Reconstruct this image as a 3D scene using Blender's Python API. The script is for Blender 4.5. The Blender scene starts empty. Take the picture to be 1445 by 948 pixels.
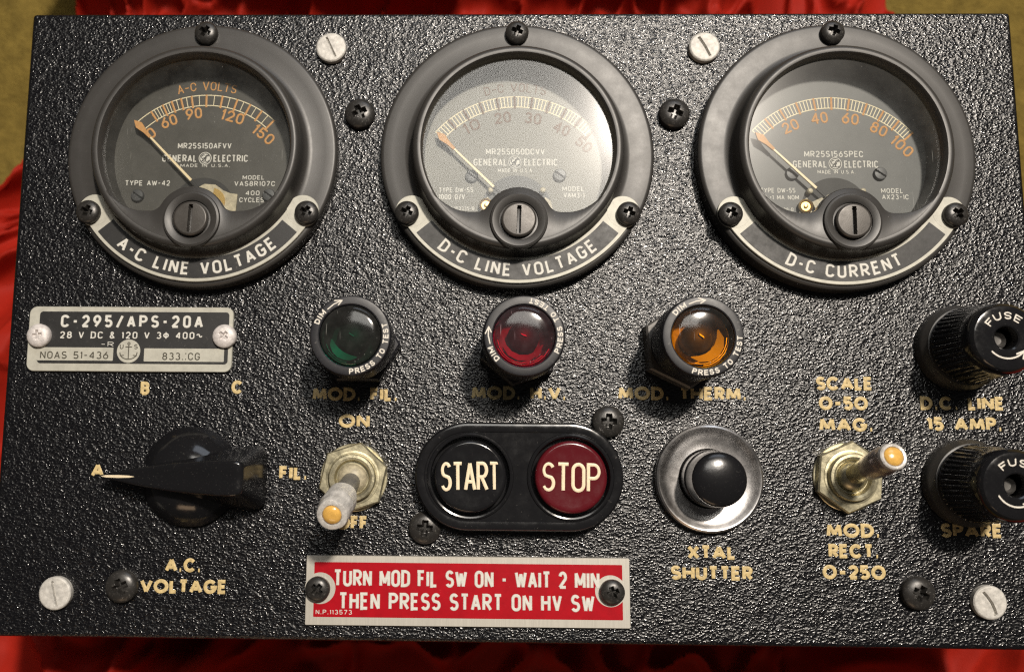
import bpy, bmesh, math, random
import numpy as np
from mathutils import Vector, Matrix, Euler
rad = math.radians
rng = np.random.default_rng(7)
random.seed(7)
MM = 0.001
S = bpy.context.scene
COL = S.collection

# ------------------------------------------------------------------ camera
cd = bpy.data.cameras.new('camera'); cam = bpy.data.objects.new('camera', cd); COL.objects.link(cam)
Rm = Matrix(((0.9997374, -0.00608426, 0.02209309), (0.008996, 0.99091492, -0.13418905), (-0.02107593, 0.13435256, 0.99070944)))
M4 = Rm.to_4x4(); M4.translation = Vector((-0.01320, -0.03695, 0.23692)); cam.matrix_world = M4
cd.sensor_width = 36; cd.sensor_fit = 'HORIZONTAL'; cd.lens = 1279.3 / 1445 * 36
cd.shift_x = (722.5 - 629.4) / 1445; cd.shift_y = (467.3 - 474) / 1445
cd.clip_start = 0.01; cd.clip_end = 50
cd.dof.use_dof = True; cd.dof.focus_distance = 0.231; cd.dof.aperture_fstop = 13
S.camera = cam

# ------------------------------------------------------------------ world and lamps
W = bpy.data.worlds.new('World'); S.world = W; W.use_nodes = True
bg = W.node_tree.nodes['Background']; bg.inputs[0].default_value = (0.75, 0.72, 0.7, 1); bg.inputs[1].default_value = 0.05

def area(name, loc, target, sx, sy, power, color):
    l = bpy.data.lights.new(name, 'AREA'); l.shape = 'RECTANGLE'; l.size = sx; l.size_y = sy
    l.energy = power; l.color = color
    o = bpy.data.objects.new(name, l); COL.objects.link(o); o.location = loc
    o.rotation_euler = (Vector(target) - Vector(loc)).to_track_quat('-Z', 'Y').to_euler()
    return o
area('room_lamp', (0.50, 0.85, 2.0), (0, 0, 0), 0.14, 0.14, 62, (1.0, 0.90, 0.78))
area('ceiling_panel', (0.13, 0.80, 2.0), (0, 0, 0), 0.80, 0.62, 10.5, (1.0, 0.97, 0.90))
area('south_warm_fill', (-0.35, -1.7, 0.75), (0, 0, 0), 0.9, 0.4, 3.2, (1.0, 0.68, 0.42))  # added warm fill light, for brown reflections on south-facing flanks
area('window_light', (0.5, 2.1, 1.5), (0, 0, 0), 1.3, 0.9, 9, (0.80, 0.88, 1.0))

S.view_settings.view_transform = 'Standard'; S.view_settings.look = 'None'
S.view_settings.exposure = 0; S.view_settings.gamma = 1
S.cycles.max_bounces = 8; S.cycles.transparent_max_bounces = 16
S.cycles.use_denoising = False; S.cycles.pixel_filter_type = 'BLACKMAN_HARRIS'; S.cycles.filter_width = 1.25; S.cycles.sample_clamp_indirect = 2.0

# ------------------------------------------------------------------ materials
def mat(name, color, rough=0.5, metal=0.0, spec=0.5, bump=None, dust=0.0, dustcol=(0.35, 0.33, 0.3), var=0.0, coat=0.0,
        rvar=0.0, vscale=400, stretch=None, dscale=900, dlim=0.72):
    m = bpy.data.materials.new(name); m.use_nodes = True
    nt = m.node_tree; N = nt.nodes; L = nt.links; b = N['Principled BSDF']
    b.inputs['Roughness'].default_value = rough; b.inputs['Metallic'].default_value = metal
    b.inputs['Specular IOR Level'].default_value = spec; b.inputs['Coat Weight'].default_value = coat
    b.inputs['Coat Roughness'].default_value = 0.08
    tc = N.new('ShaderNodeTexCoord'); src = tc.outputs['Object']
    if stretch:
        mp = N.new('ShaderNodeMapping'); mp.inputs['Scale'].default_value = stretch; L.new(src, mp.inputs[0]); src = mp.outputs[0]
    def noise(scale, detail=4, rough_=0.6):
        n = N.new('ShaderNodeTexNoise'); n.inputs['Scale'].default_value = scale; n.inputs['Detail'].default_value = detail
        n.inputs['Roughness'].default_value = rough_; L.new(src, n.inputs['Vector']); return n.outputs['Fac']
    def ramp(fac, lo, hi, a, b_):
        r = N.new('ShaderNodeMapRange'); r.inputs[1].default_value = lo; r.inputs[2].default_value = hi
        r.inputs[3].default_value = a; r.inputs[4].default_value = b_; L.new(fac, r.inputs[0]); return r.outputs[0]
    rgb = N.new('ShaderNodeRGB'); rgb.outputs[0].default_value = (*color, 1); cur = rgb.outputs[0]
    if var:
        mx = N.new('ShaderNodeMix'); mx.data_type = 'RGBA'; mx.blend_type = 'MULTIPLY'; mx.inputs[0].default_value = 1
        cc = N.new('ShaderNodeCombineColor'); f = ramp(noise(vscale), 0.3, 0.7, 1 - var, 1 + var * 0.3)
        for i in range(3): L.new(f, cc.inputs[i])
        L.new(cur, mx.inputs[6]); L.new(cc.outputs[0], mx.inputs[7]); cur = mx.outputs[2]
    if dust:
        mx = N.new('ShaderNodeMix'); mx.data_type = 'RGBA'
        f = ramp(noise(dscale, 6, 0.7), dlim - 0.12, dlim, 0, dust)
        g = ramp(noise(60, 2), 0.35, 0.65, 0.2, 1)
        mu = N.new('ShaderNodeMath'); mu.operation = 'MULTIPLY'; L.new(f, mu.inputs[0]); L.new(g, mu.inputs[1])
        L.new(mu.outputs[0], mx.inputs[0]); L.new(cur, mx.inputs[6]); mx.inputs[7].default_value = (*dustcol, 1); cur = mx.outputs[2]
    L.new(cur, b.inputs['Base Color'])
    if rvar:
        L.new(ramp(noise(250, 5, 0.7), 0.3, 0.7, max(0.02, rough - rvar), rough + rvar), b.inputs['Roughness'])
    if bump:
        bp = N.new('ShaderNodeBump'); bp.inputs['Strength'].default_value = bump[1]; bp.inputs['Distance'].default_value = bump[2] * MM
        L.new(noise(bump[0], 3), bp.inputs['Height']); L.new(bp.outputs[0], b.inputs['Normal'])
    return m

M = {}
def wrinkle_mat():
    m = mat('wrinkle_paint', (0.004, 0.004, 0.005), 0.2, spec=0.62); nt = m.node_tree; N = nt.nodes; L = nt.links; b = N['Principled BSDF']
    tc = N.new('ShaderNodeTexCoord'); mp = N.new('ShaderNodeMapping'); mp.inputs['Rotation'].default_value = (0, 0, rad(38)); mp.inputs['Scale'].default_value = (1.0, 1.5, 1.0)
    wn = N.new('ShaderNodeTexNoise'); wn.inputs['Scale'].default_value = 420; L.new(tc.outputs['Object'], wn.inputs['Vector'])
    ad = N.new('ShaderNodeVectorMath'); ad.operation = 'MULTIPLY_ADD'; ad.inputs[1].default_value = (.0005,) * 3; L.new(wn.outputs['Color'], ad.inputs[0]); L.new(tc.outputs['Object'], ad.inputs[2])
    L.new(ad.outputs[0], mp.inputs[0])
    v = N.new('ShaderNodeTexVoronoi'); v.feature = 'SMOOTH_F1'; v.inputs['Scale'].default_value = 1200; v.inputs['Smoothness'].default_value = .35; L.new(mp.outputs[0], v.inputs['Vector'])
    n = N.new('ShaderNodeTexNoise'); n.inputs['Scale'].default_value = 1900; n.inputs['Detail'].default_value = 2; L.new(mp.outputs[0], n.inputs['Vector'])
    a = N.new('ShaderNodeMath'); a.operation = 'MULTIPLY_ADD'; a.inputs[1].default_value = -1.0; L.new(v.outputs['Distance'], a.inputs[0]); L.new(n.outputs['Fac'], a.inputs[2])
    bp = N.new('ShaderNodeBump'); bp.inputs['Strength'].default_value = 1.0; bp.inputs['Distance'].default_value = .135 * MM; L.new(a.outputs[0], bp.inputs['Height']); L.new(bp.outputs[0], b.inputs['Normal'])
    # crevices hold dull paint
    r = N.new('ShaderNodeMapRange'); r.inputs[1].default_value = .25; r.inputs[2].default_value = .6; r.inputs[3].default_value = .09; r.inputs[4].default_value = .3; L.new(v.outputs['Distance'], r.inputs[0]); L.new(r.outputs[0], b.inputs['Roughness'])
    return m
M['wrinkle'] = wrinkle_mat()
M['case'] = mat('case_paint', (0.015, 0.015, 0.016), 0.5, bump=(1500, 0.5, 0.1))
M['satin'] = mat('satin_black_moulding', (0.034, 0.032, 0.030), 0.42, spec=0.5, bump=(3000, 0.12, 0.03), dust=0.6, rvar=0.03, var=0.08, dscale=1700, dlim=0.78)
M['bakelite'] = mat('glossy_black_bakelite', (0.009, 0.009, 0.010), 0.16, spec=0.55, bump=(350, 0.10, 0.12), dust=0.5, rvar=0.07, dscale=1100, dlim=0.76)
M['knobblack'] = mat('knob_black_bakelite', (0.008, 0.008, 0.009), 0.15, spec=0.55, bump=(400, 0.12, 0.1), dust=0.3, rvar=0.08, dscale=2000, dlim=0.73)
M['capblack'] = mat('lamp_cap_black', (0.010, 0.010, 0.013), 0.45, spec=0.5, bump=(2500, 0.1, 0.04), dust=0.4, rvar=0.06)
M['maroon'] = mat('maroon_plastic', (0.085, 0.006, 0.010), 0.2, spec=0.5, bump=(350, 0.08, 0.1), dust=0.35, rvar=0.06, dscale=1100, dlim=0.76)
M['screwblack'] = mat('blackened_steel', (0.028, 0.026, 0.024), 0.36, metal=0.25, spec=0.6, bump=(2500, 0.25, 0.06), dust=0.5, rvar=0.1, dscale=1500, dlim=0.68)
M['adjust'] = mat('adjuster_steel', (0.055, 0.05, 0.045), 0.38, metal=0.3, bump=(3000, 0.2, 0.05), rvar=0.08)
M['screwsilver'] = mat('scuffed_aluminium', (0.58, 0.56, 0.52), 0.6, metal=0.2, bump=(1200, 0.6, 0.12), var=0.35, vscale=700, dust=0.6, dustcol=(0.2, 0.18, 0.15), dscale=1200, dlim=0.7)
M['rivetwhite'] = mat('white_flaked_screw', (0.66, 0.62, 0.60), 0.55, metal=0.2, bump=(1500, 0.6, 0.12), var=0.3, vscale=900)
M['slotdark'] = mat('recess_dark', (0.008, 0.008, 0.008), 0.6)
M['alu'] = mat('plate_aluminium', (0.44, 0.43, 0.37), 0.5, metal=0.12, bump=(900, 0.15, 0.05), var=0.18, vscale=500, dust=0.5, dustcol=(0.35, 0.25, 0.1), dscale=300, dlim=0.76)
M['brushed'] = mat('brushed_aluminium', (0.56, 0.53, 0.47), 0.42, metal=0.45, bump=(900, 0.25, 0.05), var=0.12, stretch=(8, 0.4, 1), dust=0.3, dustcol=(0.3, 0.22, 0.1), dscale=300, dlim=0.8)
M['plateblack'] = mat('plate_black_enamel', (0.010, 0.010, 0.010), 0.5, dust=0.3, rvar=0.08)
M['platered'] = mat('plate_red_enamel', (0.36, 0.002, 0.009), 0.4, spec=0.2, bump=(800, 0.15, 0.05), var=0.15, dust=0.25, dustcol=(0.7, 0.45, 0.4), dscale=1100, dlim=0.77)
M['platetext'] = mat('plate_white_lettering', (0.60, 0.59, 0.54), 0.5, var=0.15, vscale=900)
M['stamp'] = mat('stamped_lettering', (0.05, 0.045, 0.03), 0.6)
M['gold'] = mat('gold_lettering', (0.60, 0.46, 0.22), 0.5, spec=0.4, var=0.35, vscale=1500, bump=(2600, 0.3, 0.08))
M['ivory'] = mat('ivory_filling', (0.78, 0.66, 0.46), 0.5, var=0.15, vscale=1500)
M['whitefill'] = mat('white_filling', (0.72, 0.68, 0.60), 0.5, var=0.2, vscale=1500)
M['dial'] = mat('dial_black_enamel', (0.022, 0.021, 0.019), 0.5, var=0.2, vscale=300, bump=(2500, 0.15, 0.04), dust=0.15, dscale=700)
M['dial1'] = mat('dial_face_black', (.042, .040, .034), .5, var=.2, vscale=300, dust=.1, dscale=700)
M['dial2'] = mat('dial_face_aged', (.12, .115, .095), .5, var=.15, vscale=200, dust=.1, dscale=700)
M['dial3'] = mat('dial_face_grey', (.075, .078, .078), .5, var=.15, vscale=200, dust=.1, dscale=700)
M['dialcream'] = mat('dial_cream_print', (0.72, 0.64, 0.44), 0.6)
M['dialorange'] = mat('dial_luminous_orange', (0.52, 0.26, 0.08), 0.6, var=0.2, vscale=1500)
M['dialochre'] = mat('dial_luminous_ochre', (0.12, 0.06, 0.03), 0.6, var=0.2, vscale=1500)
M['dialwhite'] = mat('dial_white_print', (0.55, 0.54, 0.50), 0.6)
M['needle'] = mat('needle_cream', (0.72, 0.60, 0.38), 0.45)
M['brass'] = mat('brass', (0.62, 0.42, 0.15), 0.3, metal=0.9)
M['creamplate'] = mat('movement_plate', (0.45, 0.40, 0.28), 0.5, var=0.4, vscale=900)
M['nutbrass'] = mat('tarnished_nickel_brass', (0.60, 0.55, 0.38), 0.33, metal=0.8, bump=(700, 0.35, 0.1), var=0.45, vscale=350, rvar=0.12)
M['levergrey'] = mat('lever_grey_metal', (0.20, 0.195, 0.19), 0.38, metal=0.5, bump=(900, 0.3, 0.1))
M['leverwhite'] = mat('lever_worn_white', (0.60, 0.58, 0.55), 0.35, metal=.15, bump=(700, 0.8, 0.35), var=0.35, vscale=900, stretch=(1, 1, .25))
M['levermauve'] = mat('lever_worn_grey', (0.42, 0.36, 0.34), 0.3, metal=0.65, bump=(700, 0.4, 0.15), var=0.2, vscale=900, stretch=(1, 1, .2))
M['ambertip'] = mat('luminous_amber_tip', (0.72, 0.42, 0.10), 0.2, coat=0.6, var=0.25, vscale=700)
M['chrome'] = mat('worn_chrome', (0.66, 0.64, 0.63), 0.32, metal=1.0, bump=(1600, 0.25, 0.05), rvar=0.06, var=0.1, vscale=900)
M['glintmetal'] = mat('lens_glint_metal', (0.8, 0.8, 0.78), 0.3, metal=0.6)  # bright metal for the light shapes added inside the lenses
M['lampcup'] = mat('lamp_cup_grey', (0.30, 0.28, 0.26), 0.5, var=.5, vscale=500)
M['lampcuplight'] = mat('lamp_cup_light', (0.42, 0.38, 0.32), 0.5, var=.5, vscale=500)
M['lampdark'] = mat('lamp_socket_dark', (0.03, 0.03, 0.03), 0.5)
M['nutgrey'] = mat('grey_painted_nut', (0.10, 0.095, 0.09), 0.4, metal=0.3, bump=(900, 0.3, 0.1))
M['pink'] = mat('faded_red_edge', (0.30, 0.05, 0.07), 0.4)

def glassy(name, tint, rough=0.03, dust=0.0, scratch=0.3, ior=1.5, film=(0.7, 0.7, 0.66), bumpy=1):
    m = bpy.data.materials.new(name); m.use_nodes = True
    nt = m.node_tree; N = nt.nodes; L = nt.links; N.clear()
    out = N.new('ShaderNodeOutputMaterial'); tr = N.new('ShaderNodeBsdfTransparent'); tr.inputs[0].default_value = (*tint, 1)
    gl = N.new('ShaderNodeBsdfGlossy'); gl.inputs['Roughness'].default_value = rough
    fr = N.new('ShaderNodeFresnel'); fr.inputs[0].default_value = ior
    mx = N.new('ShaderNodeMixShader'); L.new(fr.outputs[0], mx.inputs[0]); L.new(tr.outputs[0], mx.inputs[1]); L.new(gl.outputs[0], mx.inputs[2])
    tc = N.new('ShaderNodeTexCoord')
    n = N.new('ShaderNodeTexNoise'); n.inputs['Scale'].default_value = 140; n.inputs['Detail'].default_value = 8; n.inputs['Roughness'].default_value = 0.7
    L.new(tc.outputs['Object'], n.inputs['Vector'])
    r = N.new('ShaderNodeMapRange'); r.inputs[1].default_value = 0.35; r.inputs[2].default_value = 0.75; r.inputs[3].default_value = dust * 0.4; r.inputs[4].default_value = dust * 1.8
    L.new(n.outputs[0], r.inputs[0])
    # fine specks
    n2 = N.new('ShaderNodeTexNoise'); n2.inputs['Scale'].default_value = 1500; n2.inputs['Detail'].default_value = 3; L.new(tc.outputs['Object'], n2.inputs['Vector'])
    r2 = N.new('ShaderNodeMapRange'); r2.inputs[1].default_value = 0.70; r2.inputs[2].default_value = 0.78; r2.inputs[3].default_value = 0; r2.inputs[4].default_value = scratch
    L.new(n2.outputs[0], r2.inputs[0])
    # hair-line scratches
    mp = N.new('ShaderNodeMapping'); mp.inputs['Rotation'].default_value = (0, 0, 0.9); mp.inputs['Scale'].default_value = (1, 0.04, 1); L.new(tc.outputs['Object'], mp.inputs[0])
    n3 = N.new('ShaderNodeTexNoise'); n3.inputs['Scale'].default_value = 2600; n3.inputs['Detail'].default_value = 1; L.new(mp.outputs[0], n3.inputs['Vector'])
    r3 = N.new('ShaderNodeMapRange'); r3.inputs[1].default_value = 0.76; r3.inputs[2].default_value = 0.80; r3.inputs[3].default_value = 0; r3.inputs[4].default_value = scratch
    L.new(n3.outputs[0], r3.inputs[0])
    a1 = N.new('ShaderNodeMath'); a1.operation = 'ADD'; L.new(r.outputs[0], a1.inputs[0]); L.new(r2.outputs[0], a1.inputs[1])
    a2 = N.new('ShaderNodeMath'); a2.operation = 'ADD'; L.new(a1.outputs[0], a2.inputs[0]); L.new(r3.outputs[0], a2.inputs[1])
    df = N.new('ShaderNodeBsdfDiffuse'); df.inputs[0].default_value = (*film, 1)
    m2 = N.new('ShaderNodeMixShader'); L.new(a2.outputs[0], m2.inputs[0]); L.new(mx.outputs[0], m2.inputs[1]); L.new(df.outputs[0], m2.inputs[2])
    b = N.new('ShaderNodeBump'); b.inputs['Strength'].default_value = 0.25; b.inputs['Distance'].default_value = 0.04 * MM
    L.new(n.outputs[0], b.inputs['Height'])
    if bumpy: L.new(b.outputs[0], gl.inputs['Normal'])
    L.new(m2.outputs[0], out.inputs[0]); return m
M['glass'] = glassy('gauge_glass', (0.96, 0.97, 0.96), 0.135, dust=0.02, scratch=0.16, bumpy=0)
M['lens_green'] = glassy('green_lens', (0.004, 0.28, 0.19), 0.1, dust=0.02, scratch=0.2)
M['lens_red'] = glassy('red_lens', (0.64, 0.004, 0.11), 0.1, dust=0.03, scratch=0.3, film=(0.7, 0.5, 0.55))
M['lens_amber'] = glassy('amber_lens', (0.97, 0.55, 0.01), 0.1, dust=0.015, scratch=0.25)

# ------------------------------------------------------------------ mesh helpers (all in millimetres)
class MB:
    def __init__(s): s.v = []; s.f = []
    def add(s, vs, fs, off=(0, 0, 0), rot=0):
        n = len(s.v); c, d = math.cos(rot), math.sin(rot)
        s.v += [(x * c - y * d + off[0], x * d + y * c + off[1], z + off[2]) for x, y, z in vs]
        s.f += [tuple(i + n for i in f) for f in fs]; return s
    def build(s, name, material, parent=None, loc=(0, 0, 0), angle=32, label=None, kind=None, rotz=0):
        me = bpy.data.meshes.new(name); me.from_pydata([(x * MM, y * MM, z * MM) for x, y, z in s.v], [], s.f)
        return finish(me, name, material, parent, loc, angle, label, kind, rotz)
def finish(me, name, material, parent, loc, angle, label, kind=None, rotz=0):
    me.materials.append(material); me.update()
    if angle is not None and len(me.polygons):
        me.polygons.foreach_set('use_smooth', [True] * len(me.polygons)); me.set_sharp_from_angle(angle=rad(angle))
    return link(me, name, parent, loc, label, kind, rotz)
def link(me, name, parent=None, loc=(0, 0, 0), label=None, kind=None, rotz=0):
    o = bpy.data.objects.new(name, me); COL.objects.link(o); o.parent = parent
    o.location = [c * MM for c in loc]; o.rotation_euler.z = rotz
    if label: o['label'] = label
    if kind: o['kind'] = kind
    return o
def empty(name, parent, loc, label=None, rotz=0):
    o = link(None, name, parent, loc, label, None, rotz); o.empty_display_size = 0.01; return o

def lathe(prof, seg=64, fr=None):
    """prof: list of (r, z), bottom to top; closes at r=0 ends"""
    vs, fs = [], []; rows = []
    for r, z in prof:
        if r < 1e-6: rows.append([len(vs)]); vs.append((0, 0, z))
        else:
            rows.append(list(range(len(vs), len(vs) + seg)))
            for k in range(seg):
                a = 2 * math.pi * k / seg; q = r if fr is None else fr(r, z, a)
                vs.append((q * math.cos(a), q * math.sin(a), z))
    for A, B in zip(rows, rows[1:]):
        for k in range(seg):
            l = (k + 1) % seg
            if len(A) == 1 and len(B) == 1: continue
            if len(A) == 1: fs.append((A[0], B[l], B[k])) if False else fs.append((A[0], B[k], B[l]))
            elif len(B) == 1: fs.append((A[k], A[l], B[0]))
            else: fs.append((A[k], A[l], B[l], B[k]))
    return vs, fs
def rounded(r, z, br, n=5, a0=0, a1=90):
    """fillet points for a convex outer edge at radius r, top z"""
    return [(r - br + br * math.cos(rad(t)), z - br + br * math.sin(rad(t))) for t in np.linspace(a0, a1, n)]
def offset_poly(P, d):
    n = len(P); out = []
    for i in range(n):
        p0, p1, p2 = P[i - 1], P[i], P[(i + 1) % n]
        e1 = Vector((p1[0] - p0[0], p1[1] - p0[1])); e2 = Vector((p2[0] - p1[0], p2[1] - p1[1]))
        e1.normalize(); e2.normalize()
        n1 = Vector((-e1.y, e1.x)); n2 = Vector((-e2.y, e2.x)); b = n1 + n2
        b = b / max(b.length_squared / 2, 0.35)
        out.append((p1[0] + b.x * d, p1[1] + b.y * d))
    return out
def prism(P, prof):
    """P counter-clockwise outline; prof list of (inset, z) bottom to top; top capped by an n-gon"""
    vs, fs = [], []; n = len(P)
    for d, z in prof:
        vs += [(x, y, z) for x, y in (offset_poly(P, d) if d else P)]
    for j in range(len(prof) - 1):
        for k in range(n):
            l = (k + 1) % n; fs.append((j * n + k, j * n + l, (j + 1) * n + l, (j + 1) * n + k))
    t = (len(prof) - 1) * n; fs.append(tuple(range(t, t + n))); return vs, fs
def rrect(w, h, r, seg=8, cx=0, cy=0):
    P = []
    for sx, sy, a in ((1, 1, 0), (-1, 1, 90), (-1, -1, 180), (1, -1, 270)):
        for t in np.linspace(a, a + 90, seg): P.append((cx + sx * (w / 2 - r) + r * math.cos(rad(t)), cy + sy * (h / 2 - r) + r * math.sin(rad(t))))
    return P
def circ(r, n=48, cx=0, cy=0, a0=0): return [(cx + r * math.cos(rad(a0) + 2 * math.pi * k / n), cy + r * math.sin(rad(a0) + 2 * math.pi * k / n)) for k in range(n)]
def band(r0, r1, a0, a1, n=48):
    A = np.linspace(rad(a0), rad(a1), n)
    return [(r1 * math.cos(a), r1 * math.sin(a)) for a in A] + [(r0 * math.cos(a), r0 * math.sin(a)) for a in A[::-1]]
def strip(inner, outer, z0, z1):
    """flat closed band between two outlines of the same length"""
    n = len(inner); vs = [(x, y, z1) for x, y in outer] + [(x, y, z1) for x, y in inner]
    fs = [(k, (k + 1) % n, n + (k + 1) % n, n + k) for k in range(n)]; return vs, fs
def hfield(R, fn, nr=26, seg=72, zside=0.0):
    """disc of radius R whose top is a height function"""
    prof = [0] + [R * ((i + 1) / nr) for i in range(nr)]
    vs = [(0, 0, fn(0, 0))]; fs = []
    for r in prof[1:]:
        for k in range(seg):
            a = 2 * math.pi * k / seg; x, y = r * math.cos(a), r * math.sin(a); vs.append((x, y, fn(x, y)))
    for k in range(seg): fs.append((0, 1 + k, 1 + (k + 1) % seg))
    for j in range(nr - 1):
        for k in range(seg):
            l = (k + 1) % seg; a = 1 + j * seg; b = a + seg; fs.append((a + k, b + k, b + l, a + l))
    b = 1 + (nr - 1) * seg; n = len(vs)
    for k in range(seg):
        a = 2 * math.pi * k / seg; vs.append((R * math.cos(a), R * math.sin(a), zside))
    for k in range(seg): l = (k + 1) % seg; fs.append((b + k, n + k, n + l, b + l))
    return vs, fs

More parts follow.
